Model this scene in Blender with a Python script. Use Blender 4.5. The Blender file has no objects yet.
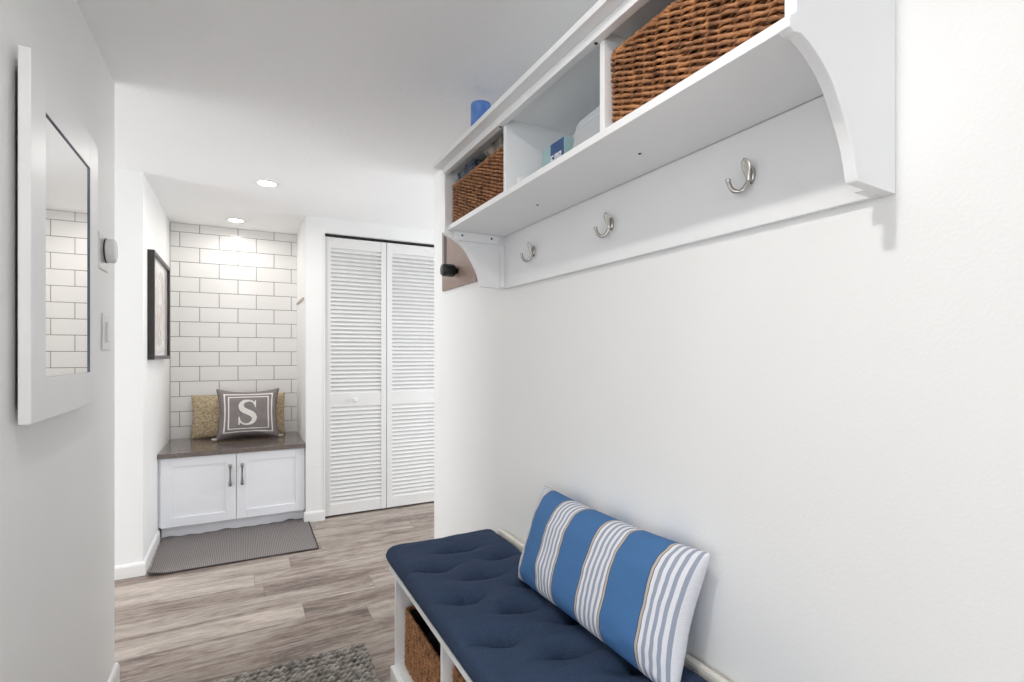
import bpy, bmesh, math, random
from mathutils import Vector, Matrix, noise as mn
random.seed(7)
C = bpy.context.scene.collection
PI = math.pi

# ------------------------------------------------------------------ materials
def mat(name, col, rough=.5, metal=0, nscale=0, namp=0, bump=0, bscale=None, coat=0, spec=.5, stretch=None, emit=0, ecol=(1,1,1), col2=None):
    m = bpy.data.materials.new(name); m.use_nodes = True
    nt = m.node_tree; N = nt.nodes; L = nt.links; b = N['Principled BSDF']
    b.inputs['Base Color'].default_value = (*col, 1)
    b.inputs['Roughness'].default_value = rough
    b.inputs['Metallic'].default_value = metal
    b.inputs['Coat Weight'].default_value = coat
    b.inputs['Specular IOR Level'].default_value = spec
    if emit:
        b.inputs['Emission Color'].default_value = (*ecol, 1)
        b.inputs['Emission Strength'].default_value = emit
    tc = N.new('ShaderNodeTexCoord'); mp = N.new('ShaderNodeMapping')
    L.new(tc.outputs['Object'], mp.inputs['Vector'])
    if stretch: mp.inputs['Scale'].default_value = stretch
    if nscale:
        n = N.new('ShaderNodeTexNoise'); n.inputs['Scale'].default_value = nscale; n.inputs['Detail'].default_value = 5
        L.new(mp.outputs[0], n.inputs['Vector'])
        r = N.new('ShaderNodeMapRange'); r.inputs['From Min'].default_value = .3; r.inputs['From Max'].default_value = .7
        L.new(n.outputs['Fac'], r.inputs['Value'])
        mx = N.new('ShaderNodeMix'); mx.data_type = 'RGBA'
        c2 = col2 or tuple(min(1, c*(1+namp)) for c in col); c1 = col if col2 else tuple(c*(1-namp) for c in col)
        mx.inputs[6].default_value = (*c1, 1); mx.inputs[7].default_value = (*c2, 1)
        L.new(r.outputs[0], mx.inputs[0]); L.new(mx.outputs[2], b.inputs['Base Color'])
    if bump:
        n2 = N.new('ShaderNodeTexNoise'); n2.inputs['Scale'].default_value = bscale or 80; n2.inputs['Detail'].default_value = 4
        L.new(mp.outputs[0], n2.inputs['Vector'])
        bp = N.new('ShaderNodeBump'); bp.inputs['Strength'].default_value = bump; bp.inputs['Distance'].default_value = .004
        L.new(n2.outputs['Fac'], bp.inputs['Height']); L.new(bp.outputs[0], b.inputs['Normal'])
    return m

M = {}
M['wall'] = mat('painted_wall', (.87,.875,.87), .6, nscale=3, namp=.008, bump=.12, bscale=160)
M['ceil'] = mat('painted_ceiling', (.91,.915,.92), .8, nscale=2, namp=.01, bump=.35, bscale=45)
M['trim'] = mat('white_trim_paint', (.84,.84,.83), .35, nscale=4, namp=.01)
M['white'] = mat('white_lacquer', (.87,.88,.89), .35, nscale=5, namp=.012)
M['door'] = mat('louvre_paint', (.80,.80,.79), .45, nscale=6, namp=.015)
M['cab'] = mat('cabinet_paint', (.90,.915,.95), .35, nscale=5, namp=.01)
M['tile'] = mat('glossy_white_tile', (.87,.86,.85), .09, nscale=7, namp=.012, bump=.03, bscale=9)
M['grout'] = mat('dark_grey_grout', (.10,.095,.09), .9, nscale=60, namp=.15)
M['counter'] = mat('dark_brown_quartz', (.16,.133,.12), .16, nscale=160, namp=.35, coat=.3)
M['chrome'] = mat('brushed_nickel', (.52,.50,.47), .22, metal=1, nscale=40, namp=.05)
M['darkmetal'] = mat('polished_pull_metal', (.30,.29,.28), .2, metal=1, nscale=30, namp=.05)
M['weave'] = mat('woven_water_hyacinth', (.12,.043,.016), .55, nscale=55, col2=(.54,.25,.10), bump=.5, bscale=220)
M['dark'] = mat('weave_gap_shade', (.02,.012,.008), .9, nscale=40, namp=.3)
M['navy'] = mat('navy_cotton', (.034,.056,.106), .85, nscale=300, namp=.25, bump=.25, bscale=500, spec=.2)
M['mirror'] = mat('mirror_glass', (.95,.95,.94), .0, metal=1, nscale=1, namp=.002)
M['mframe'] = mat('mirror_frame_paint', (.85,.855,.865), .38, nscale=6, namp=.012)
M['edge'] = mat('mirror_bevel_edge', (.20,.25,.32), .2, nscale=10, namp=.1)
M['black'] = mat('black_frame_wood', (.022,.019,.018), .35, nscale=30, namp=.3, stretch=(1,1,8))
M['plastic'] = mat('white_plastic', (.80,.80,.80), .3, nscale=10, namp=.01)
M['greyplastic'] = mat('grey_plastic', (.44,.46,.48), .3, nscale=10, namp=.02)
M['bronze'] = mat('bronze_panel_paint', (.29,.205,.172), .38, nscale=12, namp=.06)
M['blackplastic'] = mat('black_plastic', (.012,.012,.013), .35, nscale=20, namp=.2)
M['blue'] = mat('blue_marbled_wax', (.07,.19,.60), .5, nscale=28, col2=(.20,.38,.80), spec=.4)
M['matrug'] = None
M['closet'] = mat('closet_shade_dark', (.05,.05,.05), .9, nscale=5, namp=.1)  # shade of the shut closet put into a near-black colour
M['lamp'] = mat('lit_downlight_lens', (1,1,1), .5, nscale=1, namp=.001, emit=14, ecol=(1,.95,.88))
M['screw'] = mat('dark_screw_hole', (.05,.045,.04), .6, metal=.3, nscale=30, namp=.1)
M['scarf'] = mat('grey_blue_knit_scarf', (.015,.018,.025), .95, nscale=28, col2=(.16,.20,.27), bump=.8, bscale=120)
M['scarf2'] = mat('taupe_plaid_scarf', (.03,.03,.032), .95, nscale=35, col2=(.42,.36,.30), bump=.8, bscale=120)
M['blackcloth'] = mat('black_bag_nylon', (.004,.005,.008), .6, nscale=30, namp=.3)
M['teal'] = mat('pale_teal_card', (.36,.52,.54), .6, nscale=20, namp=.04)
M['navycard'] = mat('navy_card', (.035,.085,.22), .5, nscale=20, namp=.05)
M['palecard'] = mat('pale_blue_plastic', (.55,.66,.74), .4, nscale=20, namp=.03)
M['print'] = mat('white_print', (.8,.82,.84), .6, nscale=20, namp=.01)
M['paper'] = mat('white_mat_board', (.80,.78,.76), .6, nscale=20, namp=.01)
M['sketch'] = mat('pale_pink_ink', (.66,.58,.56), .7, nscale=40, namp=.05)
M['globe'] = mat('lit_added_globe', (1,1,1), .5, nscale=1, namp=.001, emit=1.5, ecol=(1,.96,.9))

def node_mat(name):
    m = bpy.data.materials.new(name); m.use_nodes = True
    nt = m.node_tree
    return m, nt.nodes, nt.links, nt.nodes['Principled BSDF']
def mth(N, L, op, a, b=None, c=None):
    n = N.new('ShaderNodeMath'); n.operation = op
    for i, x in enumerate((a, b, c)):
        if x is None: continue
        if isinstance(x, (int, float)): n.inputs[i].default_value = x
        else: L.new(x, n.inputs[i])
    return n.outputs[0]

# vinyl planks running along X, rows stacked along Y
def floor_mat():
    m, N, L, b = node_mat('greige_vinyl_planks')
    tc = N.new('ShaderNodeTexCoord'); sp = N.new('ShaderNodeSeparateXYZ'); L.new(tc.outputs['Object'], sp.inputs[0])
    x, y = sp.outputs[0], sp.outputs[1]
    W, LEN = .157, 1.22
    yr = mth(N, L, 'DIVIDE', mth(N, L, 'SUBTRACT', y, 2.295-30*W), W)
    row = mth(N, L, 'FLOOR', yr); fy = mth(N, L, 'FRACT', yr)
    wn = N.new('ShaderNodeTexWhiteNoise'); wn.noise_dimensions = '1D'; L.new(row, wn.inputs['W'])
    xr = mth(N, L, 'ADD', mth(N, L, 'DIVIDE', x, LEN), mth(N, L, 'MULTIPLY', wn.outputs['Value'], 7.0))
    colm = mth(N, L, 'FLOOR', xr); fx = mth(N, L, 'FRACT', xr)
    cb = N.new('ShaderNodeCombineXYZ'); L.new(row, cb.inputs[0]); L.new(colm, cb.inputs[1])
    w2 = N.new('ShaderNodeTexWhiteNoise'); w2.noise_dimensions = '3D'; L.new(cb.outputs[0], w2.inputs['Vector'])
    # grain coordinates: stretched along X and shifted per plank
    g = N.new('ShaderNodeCombineXYZ')
    L.new(mth(N, L, 'ADD', mth(N, L, 'MULTIPLY', x, 2.0), mth(N, L, 'MULTIPLY', w2.outputs['Value'], 37.0)), g.inputs[0])
    L.new(mth(N, L, 'MULTIPLY', y, 13.0), g.inputs[1]); L.new(mth(N, L, 'MULTIPLY', w2.outputs['Value'], 11.0), g.inputs[2])
    n1 = N.new('ShaderNodeTexNoise'); n1.inputs['Scale'].default_value = 1.0; n1.inputs['Detail'].default_value = 9; n1.inputs['Roughness'].default_value = .68; n1.inputs['Distortion'].default_value = 1.1
    L.new(g.outputs[0], n1.inputs['Vector'])
    g2 = N.new('ShaderNodeVectorMath'); g2.operation = 'MULTIPLY'; L.new(g.outputs[0], g2.inputs[0]); g2.inputs[1].default_value = (7, 5.5, 1)
    n2 = N.new('ShaderNodeTexNoise'); n2.inputs['Scale'].default_value = 1.3; n2.inputs['Detail'].default_value = 8; n2.inputs['Roughness'].default_value = .7
    L.new(g2.outputs[0], n2.inputs['Vector'])
    v = mth(N, L, 'ADD', mth(N, L, 'MULTIPLY', n1.outputs['Fac'], .66), mth(N, L, 'MULTIPLY', n2.outputs['Fac'], .34))
    v = mth(N, L, 'ADD', v, mth(N, L, 'MULTIPLY', mth(N, L, 'SUBTRACT', w2.outputs['Value'], .5), .13))
    cr = N.new('ShaderNodeValToRGB'); L.new(v, cr.inputs[0])
    e = cr.color_ramp.elements
    e[0].position = .36; e[0].color = (.125,.098,.085,1)
    e[1].position = .64; e[1].color = (.56,.48,.425,1)
    for p, c in ((.425,(.235,.182,.156,1)), (.47,(.31,.256,.222,1)), (.545,(.40,.35,.308,1))):
        q = e.new(p); q.color = c
    # knots
    kn = N.new('ShaderNodeTexVoronoi'); kn.inputs['Scale'].default_value = 1.0
    kv = N.new('ShaderNodeCombineXYZ'); L.new(mth(N, L, 'MULTIPLY', x, 3.2), kv.inputs[0]); L.new(mth(N, L, 'MULTIPLY', y, 8.0), kv.inputs[1])
    L.new(kv.outputs[0], kn.inputs['Vector'])
    kd = mth(N, L, 'ADD', kn.outputs['Distance'], mth(N, L, 'MULTIPLY', n2.outputs['Fac'], .22))
    kr = N.new('ShaderNodeMapRange'); kr.inputs['From Min'].default_value = .13; kr.inputs['From Max'].default_value = .24; kr.inputs['To Min'].default_value = .62; kr.inputs['To Max'].default_value = 1
    L.new(kd, kr.inputs['Value'])
    # seams
    s1 = mth(N, L, 'MINIMUM', fy, mth(N, L, 'SUBTRACT', 1.0, fy)); s2 = mth(N, L, 'MINIMUM', fx, mth(N, L, 'SUBTRACT', 1.0, fx))
    a1 = mth(N, L, 'GREATER_THAN', s1, .0085); a2 = mth(N, L, 'GREATER_THAN', s2, .0013)
    sm = mth(N, L, 'MULTIPLY', a1, a2)
    sf = mth(N, L, 'MULTIPLY', mth(N, L, 'ADD', mth(N, L, 'MULTIPLY', sm, .38), .62), kr.outputs[0])
    mx = N.new('ShaderNodeVectorMath'); mx.operation = 'SCALE'; L.new(cr.outputs[0], mx.inputs[0]); L.new(sf, mx.inputs['Scale'])
    L.new(mx.outputs[0], b.inputs['Base Color'])
    b.inputs['Roughness'].default_value = .42; b.inputs['Specular IOR Level'].default_value = .35
    bp = N.new('ShaderNodeBump'); bp.inputs['Strength'].default_value = .18; bp.inputs['Distance'].default_value = .003
    L.new(v, bp.inputs['Height']); L.new(bp.outputs[0], b.inputs['Normal'])
    return m
M['floor'] = floor_mat()

def flatmat_mat():       # grey flat-woven mat, fine dotted weave
    m, N, L, b = node_mat('grey_flat_woven_mat')
    tc = N.new('ShaderNodeTexCoord'); sp = N.new('ShaderNodeSeparateXYZ'); L.new(tc.outputs['Object'], sp.inputs[0])
    sx = mth(N, L, 'SINE', mth(N, L, 'MULTIPLY', mth(N, L, 'ADD', sp.outputs[0], sp.outputs[1]), 330.0)); sy = mth(N, L, 'SINE', mth(N, L, 'MULTIPLY', mth(N, L, 'SUBTRACT', sp.outputs[1], sp.outputs[0]), 330.0))
    v = mth(N, L, 'MULTIPLY_ADD', mth(N, L, 'MULTIPLY', sx, sy), .5, .5)
    mx = N.new('ShaderNodeMix'); mx.data_type = 'RGBA'; L.new(v, mx.inputs[0])
    mx.inputs[6].default_value = (.08,.072,.069,1); mx.inputs[7].default_value = (.36,.33,.325,1)
    L.new(mx.outputs[2], b.inputs['Base Color']); b.inputs['Roughness'].default_value = .9; b.inputs['Specular IOR Level'].default_value = .15
    bp = N.new('ShaderNodeBump'); bp.inputs['Strength'].default_value = .4; bp.inputs['Distance'].default_value = .002
    L.new(v, bp.inputs['Height']); L.new(bp.outputs[0], b.inputs['Normal'])
    return m
M['flatmat'] = flatmat_mat()
M['chunky'] = mat('grey_braided_wool', (.13,.12,.108), .95, nscale=34, col2=(.54,.51,.465), bump=.8, bscale=260, spec=.1)

def stripe_mat():
    m, N, L, b = node_mat('blue_striped_ticking')
    uv = N.new('ShaderNodeUVMap'); uv.uv_map = 'UVMap'; sp = N.new('ShaderNodeSeparateXYZ'); L.new(uv.outputs[0], sp.inputs[0])
    g = mth(N, L, 'FRACT', mth(N, L, 'ADD', mth(N, L, 'DIVIDE', mth(N, L, 'SUBTRACT', sp.outputs[0], .33), .306), 5.5))
    cr = N.new('ShaderNodeValToRGB'); cr.color_ramp.interpolation = 'CONSTANT'; L.new(g, cr.inputs[0])
    blue = (.070,.178,.385,1); blk = (.045,.035,.035,1); tan = (.50,.46,.42,1); wh = (.78,.79,.84,1); gr = (.34,.38,.47,1)
    st = [(0,blue),(.258,blk),(.267,tan),(.300,blk),(.308,wh)]
    p = .350
    for i in range(4):
        st += [(p, gr), (p+.042, wh)]; p += .0865
    st += [(.692,blk),(.700,tan),(.733,blk),(.742,blue)]
    e = cr.color_ramp.elements
    e[0].position = 0; e[0].color = blue; e[1].position = st[1][0]; e[1].color = st[1][1]
    for q, c in st[2:]:
        k = e.new(q); k.color = c
    # fine weave variation
    n = N.new('ShaderNodeTexNoise'); n.inputs['Scale'].default_value = 260; n.inputs['Detail'].default_value = 2; L.new(uv.outputs[0], n.inputs['Vector'])
    f = mth(N, L, 'MULTIPLY_ADD', n.outputs['Fac'], .5, .75)
    sc = N.new('ShaderNodeVectorMath'); sc.operation = 'SCALE'; L.new(cr.outputs[0], sc.inputs[0]); L.new(f, sc.inputs['Scale'])
    L.new(sc.outputs[0], b.inputs['Base Color']); b.inputs['Roughness'].default_value = .85; b.inputs['Specular IOR Level'].default_value = .2
    bp = N.new('ShaderNodeBump'); bp.inputs['Strength'].default_value = .2; bp.inputs['Distance'].default_value = .002
    L.new(n.outputs['Fac'], bp.inputs['Height']); L.new(bp.outputs[0], b.inputs['Normal'])
    return m
M['stripe'] = stripe_mat()

def border_mat():        # grey cloth with two white square outlines
    m, N, L, b = node_mat('grey_canvas_white_borders')
    uv = N.new('ShaderNodeUVMap'); uv.uv_map = 'UVMap'; sp = N.new('ShaderNodeSeparateXYZ'); L.new(uv.outputs[0], sp.inputs[0])
    ax = mth(N, L, 'ABSOLUTE', mth(N, L, 'MULTIPLY_ADD', sp.outputs[0], 2.0, -1.0)); ay = mth(N, L, 'ABSOLUTE', mth(N, L, 'MULTIPLY_ADD', sp.outputs[1], 2.0, -1.0))
    d = mth(N, L, 'MAXIMUM', ax, ay)
    l1 = mth(N, L, 'LESS_THAN', mth(N, L, 'ABSOLUTE', mth(N, L, 'SUBTRACT', d, .78)), .027)
    l2 = mth(N, L, 'LESS_THAN', mth(N, L, 'ABSOLUTE', mth(N, L, 'SUBTRACT', d, .64)), .021)
    mk = mth(N, L, 'MAXIMUM', l1, l2)
    # white side piping at the very edge
    n = N.new('ShaderNodeTexNoise'); n.inputs['Scale'].default_value = 180; L.new(uv.outputs[0], n.inputs['Vector'])
    mx = N.new('ShaderNodeMix'); mx.data_type = 'RGBA'; L.new(mk, mx.inputs[0])
    mx.inputs[6].default_value = (.27,.243,.243,1); mx.inputs[7].default_value = (.88,.85,.82,1)
    sc = N.new('ShaderNodeVectorMath'); sc.operation = 'SCALE'; L.new(mx.outputs[2], sc.inputs[0]); L.new(mth(N, L, 'MULTIPLY_ADD', n.outputs['Fac'], .4, .8), sc.inputs['Scale'])
    L.new(sc.outputs[0], b.inputs['Base Color']); b.inputs['Roughness'].default_value = .9; b.inputs['Specular IOR Level'].default_value = .15
    return m
M['sborder'] = border_mat()
M['gold'] = mat('gold_flecked_fabric', (.28,.215,.135), .8, nscale=75, col2=(.68,.55,.37), bump=.4, bscale=200)
M['letter'] = mat('white_applique_cotton', (.85,.83,.80), .85, nscale=90, namp=.04)

# ------------------------------------------------------------------ mesh helpers
def link(name, bm, m, parent=None, smooth=False, bevel=0, loc=None):
    bmesh.ops.recalc_face_normals(bm, faces=bm.faces[:])
    me = bpy.data.meshes.new(name); bm.to_mesh(me); bm.free()
    for mm in (m if isinstance(m, (list, tuple)) else [m]): me.materials.append(mm)
    if smooth:
        for p in me.polygons: p.use_smooth = True
    o = bpy.data.objects.new(name, me); C.objects.link(o)
    if parent is not None: o.parent = parent
    if loc: o.location = loc
    if bevel:
        b = o.modifiers.new('bevel', 'BEVEL'); b.width = bevel; b.segments = 2; b.limit_method = 'ANGLE'; b.angle_limit = math.radians(40)
    return o
def box(bm, x0, x1, y0, y1, z0, z1, mi=0, mtx=None):
    vs = [Vector((x, y, z)) for x in (x0, x1) for y in (y0, y1) for z in (z0, z1)]
    if mtx: vs = [mtx @ v for v in vs]
    v = [bm.verts.new(p) for p in vs]
    for f in ((0,1,3,2),(4,6,7,5),(0,4,5,1),(2,3,7,6),(0,2,6,4),(1,5,7,3)):
        fc = bm.faces.new([v[i] for i in f]); fc.material_index = mi
def boxbm(*a, **k):
    bm = bmesh.new(); box(bm, *a, **k); return bm
def prism(bm, pts, axis, a0, a1):
    """closed polygon pts (2-D) extruded on an axis: 'x' pts=(y,z), 'y' pts=(x,z), 'z' pts=(x,y)"""
    def P(p, a):
        return {'x': (a, p[0], p[1]), 'y': (p[0], a, p[1]), 'z': (p[0], p[1], a)}[axis]
    A = [bm.verts.new(P(p, a0)) for p in pts]; B = [bm.verts.new(P(p, a1)) for p in pts]
    bm.faces.new(A); bm.faces.new(B[::-1]); n = len(pts)
    for i in range(n): bm.faces.new([A[i], A[(i+1) % n], B[(i+1) % n], B[i]])
def tube(bm, pts, rad, seg=8, closed=False, caps=True):
    n = len(pts); rings = []; prev = None
    pts = [Vector(p) for p in pts]
    for i, p in enumerate(pts):
        if closed: t = pts[(i+1) % n]-pts[i-1]
        else: t = pts[min(i+1, n-1)]-pts[max(i-1, 0)]
        t.normalize()
        if prev is None:
            up = Vector((0,0,1)) if abs(t.z) < .9 else Vector((1,0,0))
            a = t.cross(up).normalized()
        else:
            a = (prev - t*prev.dot(t)).normalized()
        prev = a; c = t.cross(a)
        r = rad[i] if isinstance(rad, (list, tuple)) else rad
        rings.append([bm.verts.new(p + (a*math.cos(2*PI*k/seg)+c*math.sin(2*PI*k/seg))*r) for k in range(seg)])
    for i in range(n if closed else n-1):
        A, B = rings[i], rings[(i+1) % n]
        for k in range(seg): bm.faces.new([A[k], A[(k+1) % seg], B[(k+1) % seg], B[k]])
    if caps and not closed:
        bm.faces.new(rings[0]); bm.faces.new(rings[-1][::-1])
def lathe(bm, prof, seg=32, mtx=Matrix.Identity(4)):
    """prof: (radius, height) from bottom to top, closed with end caps"""
    rings = []
    for r, h in prof:
        rings.append([bm.verts.new(mtx @ Vector((max(r,1e-4)*math.cos(2*PI*k/seg), max(r,1e-4)*math.sin(2*PI*k/seg), h))) for k in range(seg)])
    for A, B in zip(rings, rings[1:]):
        for k in range(seg): bm.faces.new([A[k], A[(k+1) % seg], B[(k+1) % seg], B[k]])
    bm.faces.new(rings[0]); bm.faces.new(rings[-1][::-1])
def smoothpts(pts, k=6):
    """Catmull-Rom"""
    out = []; P = [Vector(p) for p in pts]; n = len(P)
    for i in range(n-1):
        p0, p1, p2, p3 = P[max(i-1,0)], P[i], P[i+1], P[min(i+2,n-1)]
        for j in range(k):
            t = j/k
            out.append(.5*((2*p1)+(-p0+p2)*t+(2*p0-5*p1+4*p2-p3)*t*t+(-p0+3*p1-3*p2+p3)*t**3))
    out.append(P[-1]); return out
def thing(name, label, cat, loc=(0,0,0), rotz=0, group=None):
    o = bpy.data.objects.new(name, None); C.objects.link(o); o.empty_display_size = .05
    o.location = loc; o.rotation_euler = (0,0,rotz); o['label'] = label; o['category'] = cat
    if group: o['group'] = group
    return o
def tag(o, label, cat, group=None):
    o['label'] = label; o['category'] = cat
    if group: o['group'] = group
    return o
def struct(name, bm, m, parent=None, bevel=0):
    o = link(name, bm, m, parent, bevel=bevel)
    if parent is None: o['kind'] = 'structure'
    return o
def dup(root, loc, label, group=None):
    r = root.copy(); C.objects.link(r); r.location = loc; r['label'] = label
    if group: r['group'] = group
    for ch in list(root.children):
        c = ch.copy(); C.objects.link(c); c.parent = r
        for g in ch.children:
            d = g.copy(); C.objects.link(d); d.parent = c
    return r

# ------------------------------------------------------------------ the room
XL, XR = -.40, .93          # corridor walls
YL, YR = 2.285, 2.658       # where each ends
XN, XN2, YF, YD, YT = -.464, .403, 3.344, 3.85, 4.51   # niche sides, stub wall face, closet wall face, tiled wall
H = 2.16
BX0, BX1, BY0 = -3.2, 2.7, -4.2   # outer extents

struct('floor', boxbm(BX0-.1, BX1+.1, BY0-.1, 4.75, -.1, 0), M['floor'])
struct('ceiling', boxbm(BX0-.1, BX1+.1, BY0-.1, 4.75, H, H+.1), M['ceil'])
struct('wall_left', boxbm(XL-.12, XL, .74, YL, 0, H), M['wall'], bevel=.004)
struct('wall_right', boxbm(XR, XR+.12, BY0, YR, 0, H), M['wall'], bevel=.004)
bm = bmesh.new(); box(bm, BX0, XN, YF, YF+.1, 0, H); box(bm, XN-.1, XN, YF+.1, YT+.13, 0, H)
bmesh.ops.remove_doubles(bm, verts=bm.verts[:], dist=1e-5)
struct('wall_niche_left', bm, M['wall'])
# closet wall with the opening for the folding door
DX0, DX1, DZ = .531, 1.44, 2.055
bm = bmesh.new(); prism(bm, [(XN2,0),(DX0,0),(DX0,DZ),(DX1,DZ),(DX1,0),(BX1,0),(BX1,H),(XN2,H)], 'y', YD, YD+.11)
box(bm, XN2, XN2+.1, YD+.11, YT+.13, 0, H)
struct('wall_closet', bm, M['wall'])
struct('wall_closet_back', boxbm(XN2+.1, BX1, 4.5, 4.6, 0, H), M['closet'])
# side rooms: outer walls; side-room and far-right windows are added for light

def window_wall(name, axis, c, a0, a1, w0, w1, z0, z1, t):
    bm = bmesh.new()
    def B(p0, p1, q0, q1):
        if axis == 'y': box(bm, p0, p1, c, c+t, q0, q1)
        else: box(bm, c, c+t, p0, p1, q0, q1)
    B(a0, w0, 0, H); B(w1, a1, 0, H); B(w0, w1, z1, H)
    if z0 > 0: B(w0, w1, 0, z0)
    struct(name, bm, M['wall'])
window_wall('wall_back', 'y', BY0-.1, BX0, XR, -2.9, .6, .3, 2.05, .1)
window_wall('wall_far_left', 'x', BX0-.1, 1.1, YF+.1, 1.7, 3.2, .1, 2.0, .1)
window_wall('wall_side_room', 'x', BX0-.1, BY0, 1.1, -2.0, .7, .15, 2.05, .1)
window_wall('wall_far_right', 'x', BX1, BY0, 4.6, 2.0, 3.5, .2, 2.0, .1)
def window_frame(name, axis, c, a0, a1, z0, z1, n):
    bm = bmesh.new()
    def B(p0, p1, q0, q1):
        if axis == 'y': box(bm, p0, p1, c-.02, c+.02, q0, q1)
        else: box(bm, c-.02, c+.02, p0, p1, q0, q1)
    w = .05
    B(a0, a1, z0, z0+w); B(a0, a1, z1-w, z1)
    for i in range(n+1):
        p = a0+(a1-a0-w)*i/n; B(p, p+w, z0+w, z1-w)
    struct(name, bm, M['trim'])
window_frame('window_1', 'y', BY0-.05, -2.9, .6, .3, 2.05, 4)
window_frame('added_window_3', 'x', BX1+.05, 2.0, 3.5, .2, 2.0, 2)  # out of view, added to bring daylight onto the closet door
window_frame('added_window_4', 'x', BX0-.05, -2.0, .7, .15, 2.05, 3)  # out of view, added so side light reaches the right wall
window_frame('window_2', 'x', BX0-.05, 1.7, 3.2, .1, 2.0, 2)

# baseboards: profile with a rounded top
def baseboard(name, p0, p1, nrm, h=.072, t=.012):
    p0, p1, n = Vector((*p0,0)), Vector((*p1,0)), Vector((*nrm,0))
    prof = [(0,0),(t,0),(t,h-.014),(t*.7,h-.004),(t*.3,h),(0,h)]
    bm = bmesh.new()
    A = [bm.verts.new(p0+n*a+Vector((0,0,z))) for a, z in prof]; B = [bm.verts.new(p1+n*a+Vector((0,0,z))) for a, z in prof]
    bm.faces.new(A); bm.faces.new(B[::-1])
    for i in range(len(prof)): bm.faces.new([A[i], A[(i+1)%len(prof)], B[(i+1)%len(prof)], B[i]])
    struct(name, bm, M['trim'])
baseboard('baseboard_left', (XL, .74), (XL, YL+.012), (1,0))
baseboard('baseboard_left_end', (XL-.12, YL), (XL, YL), (0,1))
baseboard('baseboard_right', (XR, -1.5), (XR, YR), (-1,0))
baseboard('baseboard_stub', (-2.5, YF), (XN+.012, YF), (0,-1))
baseboard('baseboard_niche_left', (XN, YF), (XN, 3.9), (1,0))
baseboard('baseboard_closet', (XN2-.012, YD), (DX0-.005, YD), (0,-1))
baseboard('baseboard_closet_side', (XN2, YD), (XN2, 3.9), (-1,0))

# tiled back wall of the niche: real tiles over grout, running bond
bm = bmesh.new()
box(bm, XN-.05, XN2+.05, YT+.004, YT+.12, 0, H, mi=1)
TW, TH, G = .2545, .1115, .0034
def tile(x0, x1, z0, z1):
    x0, x1, z1 = max(x0, XN+.003), min(x1, XN2+.02-.003), min(z1, H-.002)
    z0 = max(z0, .5)
    if x1-x0 < .006 or z1-z0 < .01: return
    e = .0015; y0, y1 = YT-.004, YT+.004
    o = [(x0,z0),(x1,z0),(x1,z1),(x0,z1)]; i = [(x0+e,z0+e),(x1-e,z0+e),(x1-e,z1-e),(x0+e,z1-e)]
    A = [bm.verts.new((x,y1,z)) for x,z in o]; B = [bm.verts.new((x,y0+e,z)) for x,z in o]; D = [bm.verts.new((x,y0,z)) for x,z in i]
    for q in range(4):
        r = (q+1) % 4
        bm.faces.new([A[q],A[r],B[r],B[q]]); bm.faces.new([B[q],B[r],D[r],D[q]])
    bm.faces.new(D)
for k in range(-7, 9):
    z0 = 1.203+k*TH; off = -.4025 if k % 2 else -.2752
    for c in range(-2, 5):
        x0 = off+c*TW; tile(x0+G/2, x0+TW-G/2, z0+G/2, z0+TH-G/2)
struct('wall_niche_back', bm, [M['tile'], M['grout']])
struct('trim_1', boxbm(XN2-.009, XN2-.0005, 3.97, 4.44, 1.580, 1.596), mat('beige_ledge_strip', (.52,.44,.37), .6, nscale=20, namp=.05))

# folding louvre door (two leaves)
door = bpy.data.objects.new('door_1', None); C.objects.link(door); door['kind'] = 'structure'; door.location = (DX0, YD+.03, 0)
LW, LH, LT = .4425, 2.022, .028
def leaf(x0, slatw, knob):
    z0 = .012; st = .040
    bm = bmesh.new()
    box(bm, x0, x0+st, 0, LT, z0, z0+LH); box(bm, x0+LW-st, x0+LW, 0, LT, z0, z0+LH)
    for a, b in ((z0, .088), (.797, .892), (1.958, z0+LH)): box(bm, x0+st, x0+LW-st, .003, LT-.003, a, b)
    f = link('door_panel', bm, M['door'], door, bevel=.002)
    bm = bmesh.new()
    for a, b, n in ((.088, .797, 24), (.892, 1.958, 36)):
        p = (b-a)/n
        for i in range(n):
            zc = a+p*(i+.5)
            m = Matrix.Translation((0, LT/2, zc)) @ Matrix.Rotation(math.radians(58), 4, 'X')
            # slat slopes down towards the room
            box(bm, x0+st, x0+LW-st, -.0185, .0185, -.003, .003, mtx=m)
    link('louvre_slats', bm, M['door'], f)
    if knob:
        bm = bmesh.new(); lathe(bm, [(.009,0),(.008,.012),(.012,.018),(.018,.026),(.0185,.034),(.012,.041),(.001,.043)], 20, Matrix.Translation((.212, .002, .845)) @ Matrix.Rotation(PI/2, 4, 'X'))
        link('knob', bm, M['trim'], f, smooth=True)
leaf(.004, 0, True); leaf(.004+LW+.004, 0, False)
link('door_track', boxbm(.002, .905, .004, .024, 2.043, 2.0545), M['blackplastic'], door)
# thin casing bead round the opening
bm = bmesh.new(); box(bm, DX0-.012, DX0, YD-.004, YD+.02, 0, DZ+.0); 
struct('trim_2', bm, M['trim'], bevel=.002)

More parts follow.
